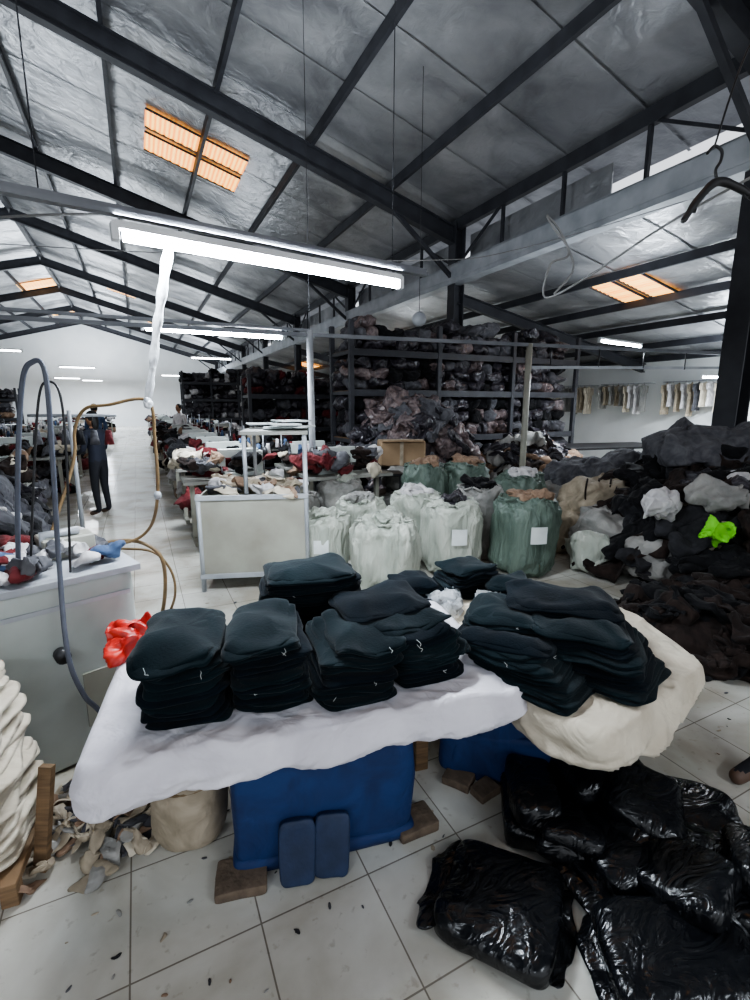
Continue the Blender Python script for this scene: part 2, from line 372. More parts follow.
# ------------------------------------------------------------------ lamps
def area(p,q,W,up=False,col=(.84,.92,1)):
    a=P(*p);c=P(*q); d=c-a
    L=bpy.data.lights.new('tube_fill_light','AREA'); L.shape='RECTANGLE'; L.size=d.length; L.size_y=.05; L.energy=W; L.color=col
    o=bpy.data.objects.new('tube_fill_light',L); scene.collection.objects.link(o)
    o.location=(a+c)/2+Vector((0,0,.075 if up else -.03)); o.rotation_euler=(math.pi if up else 0,0,math.atan2(d.y,d.x)); return o
def lamp(name,p,q,W,m=M_tube,r=.016,up=.8):
    b=MB(); p=Vector(p);q=Vector(q); d=(q-p).normalized()
    b.tube([p+d*.03,q-d*.03],r,m,12)
    u_=Vector((0,0,.040))
    b.bar(p+u_,q+u_,.045,.03,M_fix)
    for e in (p,q): b.box(e+Vector((0,0,.012)),(.03,.045,.07),M_fix,math.atan2(d.y,d.x))
    ob=b.finish(name)
    if W:
        for fl,w_ in ((False,W),(True,W*up)):  # upward area light is an added fill above the housing, brightens the ceiling
            l=area(p,q,w_,fl); l.parent=ob; l.matrix_parent_inverse=Matrix.Translation(-ob.location)
    return ob
lamp('fluorescent_tube_light',(-1.09,2.19,2.3),(.148,3.05,2.3),56,r=.022,up=1.7)
lamp('fluorescent_tube_light',(-2.47,5.35,2.4),(-1.12,6.1,2.4),66,r=.022,up=1.8)
lamp('fluorescent_tube_light',(6.6,10.0,2.15),(7.3,9.9,2.15),100,up=.4)
lamp('fluorescent_tube_light',(3.4,7.6,2.55),(4.4,8.3,2.55),75,up=.4)
for (x,y,z,W,u_) in ((-3.2,16,3.0,120,1.2),(-1.9,22,3.0,120,1.2),(-3.2,31,3.0,260,1),(-2.5,38,3.2,420,1),(2.2,16,3.0,80,.6),(1.8,26,3.0,150,.8),(2.0,-1.8,2.6,34,.4),(-2.2,-1.0,2.6,34,.4),(8.5,1.2,2.5,40,.4),(9.5,17,2.4,130,.5),(4,36,3.2,250,1)):  # tubes nearest the far wall are added to brighten that wall
    X,Y=x*C26-y*S26,x*S26+y*C26
    dx,dy=.6*C26,.6*S26
    lamp('fluorescent_tube_light',(X-dx,Y-dy,z),(X+dx,Y+dy,z),W,M_tubefar,up=u_)
b=MB()
d=Vector((1.238,.86,0)).normalized()
a0=Vector((-1.09,2.19,2.385))-d*1.6; a1=Vector((.148,3.05,2.385))+d*.2
b.bar(a0,a1,.045,.02,M_rail); b.bar(a0+Vector((0,0,.02)),a1+Vector((0,0,.02)),.015,.025,M_rail)
d=Vector((1.35,.75,0)).normalized()
a0=Vector((-2.47,5.35,2.47))-d*3.2; a1=Vector((-.78,6.0,2.47))
b.bar(a0,a1,.05,.03,M_rail)
b.bar((-.78,6.0,2.42),(5.9,8.2,2.42),.045,.045,M_rail)
b.bar((-.78,6.0,2.42),(-5.5,4.0,2.42),.04,.04,M_rail)
b.tube([(-.78,6,0),(-.78,6,2.47)],.04,M_galv,12)
b.tube([(2.15,6.97,0),(2.15,6.97,2.44)],.045,M_paint,12)
b.tube([(5.9,8.2,0),(5.9,8.2,2.44)],.045,M_paint,12)
for xx,yy in ((-1.3,2.05),(.1,3.02),(-.78,6.0)): b.tube([(xx,yy,2.42),(xx+.02,yy,6.2)],.003,M_steel,5)
b.finish('lighting_rail_frame')
b=MB()
b.bar((2.2,6.99,2.12),(5.9,8.2,2.2),.03,.04,M_galv)
for k in range(5): b.tube([(2.5+k*.8,7.08+k*.26,2.42),(2.5+k*.8,7.08+k*.26,2.15)],.01,M_dark,6)
b.finish('cable_tray')

# ------------------------------------------------------------------ garments
def stack(name,parts,threads=True):
    b=MB()
    for (c,w,d,h,n,rot,shear,fan,seed) in parts:
        th=h/n; ox=oy=0; leanx,leany=ru(-.015,.015),ru(-.025,.0)
        for i in range(n):
            t=i/(n-1) if n>1 else 0
            ox=max(-.022,min(.022,ox+ru(-.020,.020))); oy=max(-.024,min(.024,oy+ru(-.022,.022)))
            x=c[0]+shear[0]*t+ox+leanx*t; y=c[1]+shear[1]*t+oy+leany*t
            rz=rot+fan*(t-.5)+ru(-.07,.07)
            ww,dd=w/2*ru(.91,1.08),d/2*ru(.91,1.07)
            m=M_knit if rnd()<.6 else M_knit2
            z=c[2]+th*(i+.5)
            dr=.003+.014*t
            tx,ty=ru(-.02,.03),ru(-.03,.03)
            zn=(.035*t,6.0,seed*.7)
            # folded sweater: lower body panel and upper folded half
            b.blob((x,y,z-th*.22),(ww,dd,th*.38),m,e1=.55,e2=.30,rot=(tx,ty,rz),amp=.018,freq=9,nu=68,nv=10,seed=seed+i*.9,droop=dr,za=.25,zn=zn)
            b.blob((x+ru(-.012,.012),y+.006,z+th*.18),(ww*ru(.90,.99),dd*ru(.92,.99),th*.38),m,e1=.55,e2=.34,rot=(tx,ty,rz+ru(-.07,.07)),amp=.018,freq=9,nu=68,nv=16,seed=seed+i*.9+.4,droop=dr*1.1,za=.3,zn=zn)
            if threads and rnd()<.22:
                lx=ru(-.6,.6)*ww; fx=math.cos(rz)*lx+math.sin(rz)*(dd*1.0); fy=math.sin(rz)*lx-math.cos(rz)*(dd*1.0)
                p=Vector((x+fx,y+fy,z-dr*.5)); tt=[p+Vector((0,.01,0))]
                for k in range(3): p=p+Vector((ru(-.010,.012),ru(-.006,0),ru(-.010,.003))); tt.append(p.copy())
                b.tube(tt,.0009,M_thread,5,3)
    return b.finish(name)
zt=.578
stack('folded_sweater_stack',[((-.64,1.575,zt),.265,.41,.255,10,R(14),(-.01,.03),.05,1)])
stack('folded_sweater_stack',[((-.375,1.65,zt),.265,.41,.255,11,R(15),(-.01,.03),-.06,20)])
stack('folded_sweater_stack',[((-.10,1.69,zt),.29,.40,.20,9,R(19),(.03,.06),.10,40),((.16,1.80,zt),.31,.40,.21,10,R(26),(-.07,.06),.25,60),((.02,1.88,zt+.02),.36,.30,.22,10,R(20),(0,.02),.1,70)])
stack('folded_sweater_stack',[((-.27,2.11,zt),.43,.28,.31,13,R(12),(0,.02),.05,80)])
z2=.538
stack('folded_sweater_stack',[((.66,1.74,z2),.40,.38,.16,8,R(-38),(-.08,.14),.4,100),((.93,1.78,z2),.38,.40,.20,11,R(-30),(-.10,.14),.5,120),((.86,2.04,z2),.46,.36,.23,11,R(-20),(-.03,.03),.3,140),((.62,1.98,z2),.34,.34,.20,9,R(-30),(-.02,.03),.3,150)])
stack('folded_sweater_stack',[((.22,2.58,z2),.26,.22,.11,6,R(10),(0,0),.1,160)])
stack('folded_sweater_stack',[((.52,2.64,z2),.28,.26,.17,8,R(20),(0,0),.1,170),((.76,2.55,z2),.24,.26,.13,7,R(-10),(0,0),.1,180)])
b=MB()
for (x,y,s) in ((.38,2.42,.07),(.42,2.5,.06),(.60,2.40,.07),(.33,2.5,.05),(.68,2.33,.06),(.16,2.45,.05),(.40,2.33,.06)):
    b.blob((x,y,z2+s*.6),(s,s*.8,s*.65),M_polyclear,e1=.8,e2=.8,rot=ru(0,3),amp=.03,freq=14,nu=36,nv=18,seed=x*9,wr=.5)
b.finish('crumpled_clear_polybag')
b=MB()
for (x,y,s) in ((-1.05,1.93,.085),(-.97,1.92,.07),(-1.03,1.82,.06),(-1.06,1.88,.06)):
    b.blob((x,y,.605+s*.3),(s*1.1,s,s*.7),M_red,rot=ru(0,3),amp=.04,freq=12,nu=48,nv=24,seed=x*11,wr=.4,fold=.12)
b.finish('red_plastic_bag')

# ------------------------------------------------------------------ tables
b=MB()
poly1=[(-.85,1.20),(.55,1.62),(.31,2.44),(-1.09,1.99)]
def ex1(p):
    d=(Vector((p.x,p.y,0))-Vector((-.86,1.22,0))).length
    return .02*math.exp(-(d/.25)**2)
b.cloth(poly1,.57,.125,M_white,seed=1,extra=ex1,topamp=.013,wav=.016)
def inset(c,k,poly): return [(c[0]+(p[0]-c[0])*k,c[1]+(p[1]-c[1])*k) for p in poly]
c1=(-.27,1.81)
ip=inset(c1,.93,poly1)
vs=[(p[0],p[1],.50) for p in ip]+[(p[0],p[1],.55) for p in ip]
b.add(vs,[[3,2,1,0],[4,5,6,7],[0,1,5,4],[1,2,6,5],[2,3,7,6],[3,0,4,7]],M_wood,False)
for (x,y) in inset(c1,.72,poly1)[2:]: b.box((x,y,.25),(.06,.06,.5),M_wood,R(16))
b.bar((-.75,1.85,.2),(.1,2.15,.2),.05,.04,M_wood)
for (x,y) in inset(c1,.72,poly1)[:2]: b.box((x-.12*(1 if x>0 else 0),y+.22,.25),(.06,.06,.5),M_wood,R(16))
b.finish('padded_work_table')
b=MB()
poly2=[(.60,1.58),(.765,1.40),(1.38,1.86),(1.36,2.36),(.80,2.88),(.14,2.66),(.40,2.35)]
b.cloth(poly2,.53,.15,M_cream,seed=4,wav=.026,topamp=.016,und=.08,lip=.14)
c2=(.85,2.1); ip=inset(c2,.9,poly2); n_=len(ip)
vs=[(p[0],p[1],.46) for p in ip]+[(p[0],p[1],.51) for p in ip]
b.add(vs,[list(range(n_))[::-1],list(range(n_,2*n_))]+[[i,(i+1)%n_,n_+(i+1)%n_,n_+i] for i in range(n_)],M_wood,False)
for (x,y) in ((.55,2.55),(1.2,2.3),(1.1,2.0),(.85,1.9)): b.box((x,y,.23),(.06,.06,.46),M_wood,R(30))
b.finish('padded_work_table')

b=MB()
b.blob((-.21,1.63,.245),(.325,.19,.225),M_blue,e1=.16,e2=.14,rot=R(14),amp=.022,freq=5,nu=72,nv=28,seed=3,fold=.008)
b.blob((-.21,1.63,.03),(.335,.195,.03),M_blue,e1=.3,e2=.14,rot=R(14),amp=.006,freq=5,nu=64,nv=8,seed=5)
b.finish('blue_cloth_wrapped_crate')
b=MB()
b.blob((.55,2.0,.22),(.23,.2,.22),M_blue,e1=.16,e2=.16,rot=R(-14),amp=.02,freq=5,nu=56,nv=22,seed=8)
b.blob((.58,1.86,.12),(.24,.09,.12),M_blue,e1=.3,e2=.3,rot=R(-14),amp=.03,freq=7,nu=48,nv=18,seed=9,fold=.04)
b.finish('blue_cloth_wrapped_crate')
for (x,y,t_) in ((-.265,1.375,.06),(-.15,1.405,-.03)):
    b=MB()
    b.blob((x,y,.105),(.062,.018,.105),M_bluedk,e1=.3,e2=.35,rot=(R(-17),R(4),R(10)+t_),amp=.006,freq=12,nu=36,nv=18,seed=x)
    b.blob((x+.001,y-.013,.07),(.045,.008,.05),M_bluedk,e1=.4,e2=.4,rot=(R(-17),R(4),R(10)+t_),nu=28,nv=12)
    b.finish('blue_foam_knee_pad')
def block(name,x,y,s,rz,m=M_brick):
    b=MB(); b.blob((x,y,s[2]/2),(s[0]/2,s[1]/2,s[2]/2),m,e1=.12,e2=.12,rot=rz,amp=.004,freq=12,nu=48,nv=14,seed=x*7); b.finish(name)
block('brown_paving_block',-.455,1.36,(.17,.13,.035),R(12))
block('brown_paving_block',.15,1.58,(.16,.12,.04),R(25))
block('brown_paving_block',.36,1.80,(.12,.09,.035),R(-30))
block('brown_paving_block',.46,1.74,(.11,.08,.035),R(35))
b=MB()
b.blob((-.70,1.56,.17),(.135,.125,.17),M_beige,e1=.35,e2=.9,amp=.014,freq=7,nu=44,nv=22,seed=4)
b.tube([(-.70+.137*math.cos(a),1.56+.127*math.sin(a),.27) for a in [k*math.pi/12 for k in range(25)]],.006,M_hoseb,6)
b.blob((-.70,1.56,.36),(.115,.105,.05),M_tan,e1=.5,e2=.8,amp=.02,freq=10,nu=36,nv=12,seed=5)
b.finish('stuffed_burlap_sack')
b=MB()
for k in range(130):
    a=ru(0,6.28); r=ru(0,1)**.6; x=-1.10+r*.28*math.cos(a); y=1.58+r*.24*math.sin(a)
    b.blob((x,y,.015+(1-r)*.07),(ru(.04,.08),ru(.012,.03),ru(.004,.010)),random.choice([M_beige,M_grey,M_beige,M_tan,M_sackgrey,M_cream]),rot=(ru(-.5,.5),ru(-.5,.5),ru(0,3)),amp=.05,freq=10,nu=20,nv=9,seed=k,minz=.002)
b.finish('rag_scrap_pile')
b=MB()
for k in range(70):
    if k<30: x,y=ru(-1.1,.3),ru(1.0,1.75)
    elif k<50: x,y=ru(1.5,2.6),ru(1.9,3.2)
    else: x,y=ru(-2.0,-.2),ru(2.8,4.0)
    s_=ru(.003,.010)*(1 if k<50 else 1.8)
    b.blob((x,y,.003),(s_*1.6,s_*.7,.002),random.choice([M_beige,M_grey,M_tan,M_dkgrey,M_sackgrey]),rot=ru(0,3),amp=s_*.8,freq=40,nu=12,nv=6,seed=k,minz=.001,za=.2)
b.finish('floor_lint_scraps')
b=MB()
cx,cy=-1.42,1.40
for k in range(38):
    z=.125+k*.0152
    b.blob((cx+ru(-.025,.025)-.0015*k,cy+ru(-.02,.02),z),(.20*ru(.82,1.05),.22*ru(.9,1.02),.0085),M_cream,e1=.6,e2=.35,rot=(ru(-.04,.04),ru(-.05,.05),R(20)+ru(-.25,.25)),amp=.02,freq=6,nu=52,nv=8,seed=k*1.1,droop=.03,za=.5)
b.finish('cream_knit_panel_pile')
b=MB()
b.box((cx,cy,.085),(.42,.44,.03),M_wood,R(20))
for sx,sy in((-1,-1),(1,-1),(1,1),(-1,1)):
    X=cx+(sx*.18*math.cos(R(20))-sy*.18*math.sin(R(20))); Y=cy+(sx*.18*math.sin(R(20))+sy*.18*math.cos(R(20)))
    b.box((X,Y,.035),(.05,.05,.07),M_wood,R(20))
b.bar((-1.17,1.40,0),(-1.15,1.47,.36),.045,.025,M_wood)
b.finish('wooden_pallet_stool')

# ------------------------------------------------------------------ black polybags
def polybag(x,y,z,w,d,h,rz,seed,tilt=(0,0),flap=True):
    b=MB(); n=2 if h>.12 else 1
    for i in range(n):   # folded garments packed in film: overlapping soft slabs
        b.blob((x+ru(-.015,.015),y+ru(-.015,.015),z+h*(i+.5)/n),(w/2*ru(.92,1.02),d/2*ru(.92,1.02),h/n*.62),M_poly,e1=.55,e2=.36,rot=(tilt[0]+ru(-.06,.06),tilt[1]+ru(-.06,.06),rz+ru(-.1,.1)),amp=.022,freq=4.5,nu=90,nv=26,seed=seed+i*.3,fold=.018,minz=.002)
    if flap:
        for sg in (1,-1):
            cx=x+sg*math.cos(rz)*w*.48; cy=y+sg*math.sin(rz)*w*.48
            b.blob((cx,cy,z+h*.30),(.055,d*.40,.006),M_poly,e1=.8,e2=.6,rot=(0,.3*sg,rz),amp=.03,freq=9,nu=56,nv=10,seed=seed+3+sg,minz=.002,fold=.12)
    return b.finish('black_polybag')
polybag(.385,1.26,0,.38,.37,.085,R(-25),1)
polybag(.84,1.07,0,.42,.32,.12,R(-8),2)
polybag(.86,1.38,0,.36,.30,.14,R(25),3)
polybag(.60,1.62,0,.20,.34,.18,R(-10),4,flap=False)
polybag(.88,1.68,0,.34,.28,.22,R(10),5)
polybag(1.14,1.30,0,.36,.34,.15,R(40),6)
polybag(1.16,1.54,0,.34,.26,.14,R(-20),7,flap=False)
polybag(.98,1.50,.12,.30,.26,.10,R(60),8,(.25,-.15))
polybag(1.27,1.02,0,.34,.3,.14,R(20),9)
polybag(.70,1.47,.02,.22,.2,.13,R(70),10,(.1,.2),False)
polybag(1.28,1.22,.12,.34,.26,.09,R(-30),11,(-.15,.1))
polybag(.98,1.24,.10,.30,.24,.08,R(-50),12,(.1,-.2))

# ------------------------------------------------------------------ left machine
b=MB()
cx,cy,rz=-1.63,2.03,R(45)
b.blob((cx,cy,.43),(.43,.30,.43),M_machine,e1=.08,e2=.14,rot=rz,nu=96,nv=32)
b.box((cx,cy,.868),(.90,.64,.03),M_galv,rz)
def loc(u,v,z): return (cx+u*math.cos(rz)-v*math.sin(rz),cy+u*math.sin(rz)+v*math.cos(rz),z)
b.box(loc(0,-.303,.76),(.80,.012,.02),M_galv,rz)
b.box(loc(.28,-.305,.30),(.22,.012,.26),M_paint,rz)
for u in(-.38,.38):
    for v in(-.25,.25): b.box(loc(u,v,.02),(.08,.08,.04),M_dark,rz)
b.tube([loc(.1,-.31,.56),loc(.1,-.36,.56)],.03,M_dark,14)
b.tube([loc(-.2,-.1,.88),loc(-.2,-.1,1.1)],.035,M_galv,12); b.blob(loc(-.2,-.1,1.12),(.06,.06,.05),M_paint)
b.tube([loc(.15,.05,.88),loc(.15,.05,1.0),loc(.3,.05,1.0)],.02,M_galv,10)
b.box(loc(.25,.1,.93),(.22,.18,.10),M_paint,rz)
b.finish('steam_press_machine')
b=MB()
for k in range(46):
    u,v=ru(-.40,.38),ru(-.27,.27); p=loc(u,v,.90+ru(0,.07))
    b.blob(p,(ru(.04,.09),ru(.03,.06),ru(.02,.04)),random.choice([M_softwhite,M_grey,M_black,M_dkgrey,M_softwhite,M_maroon,M_bluecl]),rot=ru(0,3),amp=.03,freq=12,nu=24,nv=12,seed=k,wr=.2,fold=.1)
b.finish('rag_scrap_pile')
b=MB()
b.tube([(-1.50,1.92,.90),(-1.43,1.9,1.306),(-1.36,1.9,1.676),(-1.31,1.9,1.76),(-1.265,1.9,1.725),(-1.277,1.9,1.425),(-1.295,1.88,.97),(-1.24,1.78,.62),(-1.20,1.78,.44),(-1.16,1.80,.353),(-1.1,1.85,.2),(-1.15,1.95,.02)],.010,M_hoseg,10,8)
b.tube([(-1.47,1.95,.90),(-1.40,1.95,1.31),(-1.335,1.95,1.63),(-1.29,1.95,1.69),(-1.25,1.95,1.64),(-1.255,1.95,1.40),(-1.30,1.95,.90)],.005,M_dark,8,8)
b.finish('grey_air_hose')
b=MB()
b.tube([(-1.62,2.25,.88),(-1.52,2.4,1.3),(-1.487,2.4,1.48),(-1.426,2.4,1.58),(-1.3,2.38,1.60),(-1.104,2.38,1.62),(-1.095,2.4,1.43),(-1.106,2.4,1.15),(-1.17,2.4,.968),(-1.32,2.38,.895),(-1.62,2.3,.88)],.008,M_hoseb,10,8)
b.tube([(-1.5,2.3,.89),(-1.32,2.4,.91),(-1.19,2.4,.89),(-1.11,2.4,.80),(-1.12,2.4,.58),(-1.2,2.4,.3),(-1.25,2.5,.02)],.010,M_hoseb,10,8)
b.tube([(-1.45,2.3,.89),(-1.3,2.42,.86),(-1.16,2.42,.84),(-1.08,2.42,.74),(-1.07,2.42,.6),(-1.14,2.42,.4),(-1.2,2.5,.02)],.007,M_hoseb,8,8)
for p in ((-1.104,2.38,1.62),(-1.106,2.4,1.15)): b.blob(p,(.018,.018,.024),M_galv,nu=12,nv=8)
b.finish('brown_steam_hose')
b=MB(); pts=crom([(-.90,2.34,2.36),(-.94,2.34,2.25),(-.98,2.35,2.1),(-1.02,2.36,1.96),(-1.06,2.37,1.78),(-1.104,2.38,1.62)],8); vs=[];f=[]
for i,p in enumerate(pts):
    a=.35*math.sin(i*.23)+.2; w=.024-.008*i/len(pts)+.003*math.sin(i*.9); d=Vector((math.cos(a)*w,math.sin(a)*w,.003*math.sin(i)))
    n=Vector((-math.sin(a),math.cos(a),0))*.006
    vs+=[p-d-n,p-n*1.6,p+d-n,p+d+n,p+n*.4,p-d+n]
for i in range(len(pts)-1):
    for j in range(6): f.append([i*6+j,i*6+(j+1)%6,i*6+6+(j+1)%6,i*6+6+j])
b.add(vs,f,M_strap,True)
b.blob((-1.10,2.38,1.60),(.025,.018,.025),M_strap,amp=.01,freq=20,nu=20,nv=12)
b.finish('white_plastic_strap')

# ------------------------------------------------------------------ crumpled heaps
def heap(name,c,rx,ry,h,n,mats,s=(.15,.3),flat=.55,seed=0,base=None,rot=0,power=1.0,frame='S'):
    b=MB(); random.seed(1000+seed)
    b.blob((c[0],c[1],c[2]),(rx*.85,ry*.85,h*.8),base or mats[0],rot=rot,amp=.12*min(rx,ry),freq=1.5/min(rx,ry),nu=48,nv=24,seed=seed,minz=c[2])
    for k in range(n):
        a=ru(0,2*math.pi); r=math.sqrt(rnd())*.97; z=h*max(0,1-r**2)**power*.92
        lx,ly=r*rx*math.cos(a),r*ry*math.sin(a)
        X=c[0]+lx*math.cos(rot)-ly*math.sin(rot); Y=c[1]+lx*math.sin(rot)+ly*math.cos(rot)
        q=ru(*s)
        tl=.75*r*h/max(rx,ry)
        b.blob((X,Y,c[2]+z),(q*1.2,q*ru(.5,.9),q*ru(.16,.34)*flat*1.6),random.choice(mats),e1=.8,e2=.8,rot=(-tl*math.sin(a+rot)+ru(-.3,.3),tl*math.cos(a+rot)+ru(-.3,.3),0 if rnd()<.5 else ru(-1,1)),amp=q*.5,freq=1.1/q,nu=44,nv=22,seed=seed+k*1.7,wr=.15,fold=.13,minz=c[2]+.003)
    return b.finish(name,frame)
heap('dark_garment_heap',(3.55,4.7,0),1.35,1.5,1.15,200,[M_black]*6+[M_brown]*4+[M_dkbundle,M_dkgrey,M_dkgrey],(.18,.36),seed=1)
heap('dark_garment_heap',(2.35,3.15,0),.62,.6,.32,60,[M_brown,M_black,M_brown,M_black],(.1,.2),seed=2)
heap('dark_garment_heap',(3.3,2.9,0),.8,.9,.5,60,[M_black,M_brown,M_black],(.14,.24),seed=31)
b=MB()
b.blob((3.45,4.95,1.13),(.62,.45,.24),M_grey,e1=.8,rot=R(-8),amp=.12,freq=3,nu=80,nv=40,seed=5,wr=.1,fold=.08)
b.finish('grey_tarpaulin_bundle')
def sack(name,x,y,r,h,m,seed,top=None,label=False,lean=(0,0),z0=0):
    b=MB()
    b.blob((x,y,z0+h*.48),(r,r*.95,h*.5),m,e1=.38,e2=.85,rot=(lean[0],lean[1],seed),amp=.045,freq=5,nu=84,nv=40,seed=seed,wr=.12,minz=z0+.003)
    N=60; pts=[]
    for k in range(N+1):
        a=2*math.pi*k/N; rr=r*.72+.035*math.sin(a*9+seed)+.02*math.sin(a*17); pts.append((x+rr*math.cos(a)+lean[1]*h*.4,y+rr*math.sin(a),z0+h*.95+.02*math.sin(a*5+seed)))
    b.tube(pts,.012,m,6)
    for k in range(11):
        a=ru(0,6.28); q=ru(0,r*.5)
        b.blob((x+q*math.cos(a)+lean[1]*h*.4,y+q*math.sin(a),z0+h*.96+ru(-.02,.03)),(r*.4,r*.26,.045),top or m,rot=(ru(-.4,.4),ru(-.4,.4),ru(0,3)),amp=.06,freq=8,nu=28,nv=14,seed=seed+k,wr=.2,fold=.12)
    if label:
        vs=[];f=[]
        for i in range(9):
            for j in range(7):
                a=-math.pi/2+.12+(i-4)*.06; rr=r*1.05
                vs.append((x+rr*math.cos(a),y+rr*math.sin(a)*.97-.012,z0+h*(.46+.035*j)))
        for i in range(8):
            for j in range(6): f.append([i*7+j,i*7+7+j,i*7+8+j,i*7+j+1])
        b.add(vs,f,M_paper,True)
    return b.finish(name)
sack('stuffed_woven_sack',-.52,4.45,.27,.60,M_sack,1,M_sack,True)
sack('stuffed_woven_sack',-.14,5.05,.27,.64,M_sack,2,M_sackgrey)
sack('stuffed_woven_sack',.08,4.15,.31,.62,M_sack,3,M_sack)
sack('stuffed_woven_sack',.44,5.0,.28,.72,M_sack,4,M_softwhite)
sack('stuffed_woven_sack',.74,4.55,.29,.72,M_sack,5,M_dkbundle,True)
sack('stuffed_woven_sack',1.12,5.05,.26,.78,M_sackgrey,6,M_black)
sack('stuffed_green_sack',1.46,4.55,.31,.76,M_sackgreen,7,M_tan,True)
sack('stuffed_green_sack',.62,6.0,.3,.90,M_sackgreen,8,M_tan)
sack('stuffed_green_sack',1.15,6.1,.3,.90,M_sackgreen,9,M_tan)
sack('stuffed_green_sack',1.75,5.7,.3,.82,M_sackgreen,10,M_softwhite)
sack('stuffed_woven_sack',-.9,5.5,.26,.6,M_sackgrey,11,M_softwhite)
sack('stuffed_woven_sack',-.42,5.8,.28,.74,M_sackgrey,12,M_sack)
b=MB()
for (x,y,z,s,m,sd) in ((2.45,4.75,.26,(.42,.28,.25),M_sackgrey,1),(2.05,5.3,.25,(.38,.26,.24),M_beige,2),(2.6,5.4,.55,(.44,.3,.24),M_beige,3),(2.65,4.35,.24,(.40,.26,.22),M_sackgrey,4),(2.1,4.55,.18,(.22,.2,.17),M_sack,5),(2.95,5.8,.8,(.4,.3,.22),M_grey,6),(2.2,5.9,.3,(.4,.3,.3),M_sackgrey,7),(2.6,6.2,.6,(.4,.3,.3),M_grey,8),(2.95,4.15,.5,(.36,.26,.2),M_beige,9)):
    b.blob((x,y,z),s,m,e1=.6,e2=.55,rot=(ru(-.2,.2),ru(-.3,.3),ru(0,3)),amp=.08,freq=4,nu=72,nv=36,seed=sd,wr=.12,fold=.04,minz=.003)
for k in range(5): b.tube([(2.30+k*.13,5.13+k*.02,.52),(2.28+k*.13,5.12,.68),(2.35+k*.13,5.25,.80)],.010,M_brown,6,4)
b.finish('rice_sack_pile')
b=MB()
b.blob((2.45,4.05,.76),(.17,.14,.12),M_softwhite,amp=.06,freq=7,nu=50,nv=28,seed=2,wr=.2,fold=.1)
b.blob((2.95,4.05,.82),(.27,.2,.14),M_sackgrey,amp=.07,freq=6,nu=50,nv=28,seed=3,wr=.2,fold=.1,rot=(0,.2,.3))
b.blob((3.35,4.2,.92),(.25,.2,.13),M_softwhite,amp=.06,freq=6,nu=50,nv=28,seed=4,wr=.2,fold=.1)
b.finish('white_cloth_bundle')
b=MB(); b.blob((2.68,3.65,.62),(.14,.09,.07),M_lime,amp=.07,freq=9,nu=50,nv=28,seed=5,wr=.3,fold=.1,rot=(.4,.2,.4)); b.blob((2.78,3.7,.58),(.07,.05,.04),M_lime,amp=.03,freq=9,nu=24,nv=14,seed=6); b.finish('lime_green_cloth')

# ------------------------------------------------------------------ metal bin with frame
b=MB()
cx,cy,rz=-1.10,4.42,R(8)
def l2(u,v,z): return (cx+u*math.cos(rz)-v*math.sin(rz),cy+u*math.sin(rz)+v*math.cos(rz),z)
for (u,v,sx,sy) in ((0,-.4,.9,.015),(0,.4,.9,.015),(-.45,0,.015,.8),(.45,0,.015,.8)): b.box(l2(u,v,.48),(sx,sy,.72),M_paint,rz)
b.box(l2(0,0,.14),(.9,.8,.02),M_paint,rz); b.box(l2(0,-.41,.83),(.94,.03,.04),M_galv,rz); b.box(l2(0,-.41,.14),(.94,.03,.04),M_galv,rz)
for u in(-.45,.45):
    for v in(-.4,.4): b.tube([l2(u,v,0),l2(u,v,.86 if u<0 else 1.36)],.02,M_galv,10)
b.tube([l2(-.05,-.4,.86),l2(-.05,-.4,1.36)],.018,M_galv,10);b.tube([l2(-.05,.4,.86),l2(-.05,.4,1.36)],.018,M_galv,10)
b.box(l2(.2,0,1.37),(.56,.86,.03),M_tabletop,rz)
for k in range(6): b.box(l2(ru(0,.4),ru(-.3,.3),1.40+k*.012),(.25,.3,.012),M_paper,rz+ru(-.4,.4))
for k in range(26): b.blob(l2(ru(-.38,.38),ru(-.32,.32),.86+ru(-.03,.04)),(ru(.1,.18),ru(.04,.09),.03),random.choice([M_cream,M_tan,M_softwhite,M_beige,M_grey]),rot=(ru(-.3,.3),ru(-.3,.3),ru(0,3)),amp=.06,freq=8,nu=28,nv=14,seed=k,wr=.2,fold=.1)
b.finish('sheet_metal_bin')
def table(name,X,Y,w,d,h,rz,mt,ml):
    b=MB(); b.box((X,Y,h),(w,d,.035),mt,rz)
    for su in(-1,1):
        for sv in(-1,1):
            u,v=su*(w/2-.04),sv*(d/2-.04); b.box((X+u*math.cos(rz)-v*math.sin(rz),Y+u*math.sin(rz)+v*math.cos(rz),h/2),(.04,.04,h),ml,rz)
    for sv in(-1,1):
        v=sv*(d/2-.04); a=(X-(w/2-.04)*math.cos(rz)-v*math.sin(rz),Y-(w/2-.04)*math.sin(rz)+v*math.cos(rz),h*.3); c=(X+(w/2-.04)*math.cos(rz)-v*math.sin(rz),Y+(w/2-.04)*math.sin(rz)+v*math.cos(rz),h*.3)
        b.bar(a,c,.03,.03,ml)
    return b.finish(name)
table('small_dark_table',-.05,6.6,.8,.6,.68,R(10),M_dark,M_steel)
table('cutting_table',4.3,9.0,2.2,1.0,.85,R(15),M_dark,M_steel)
table('cutting_table',7.0,9.0,2.4,1.0,.85,R(15),M_tabletop,M_steel)

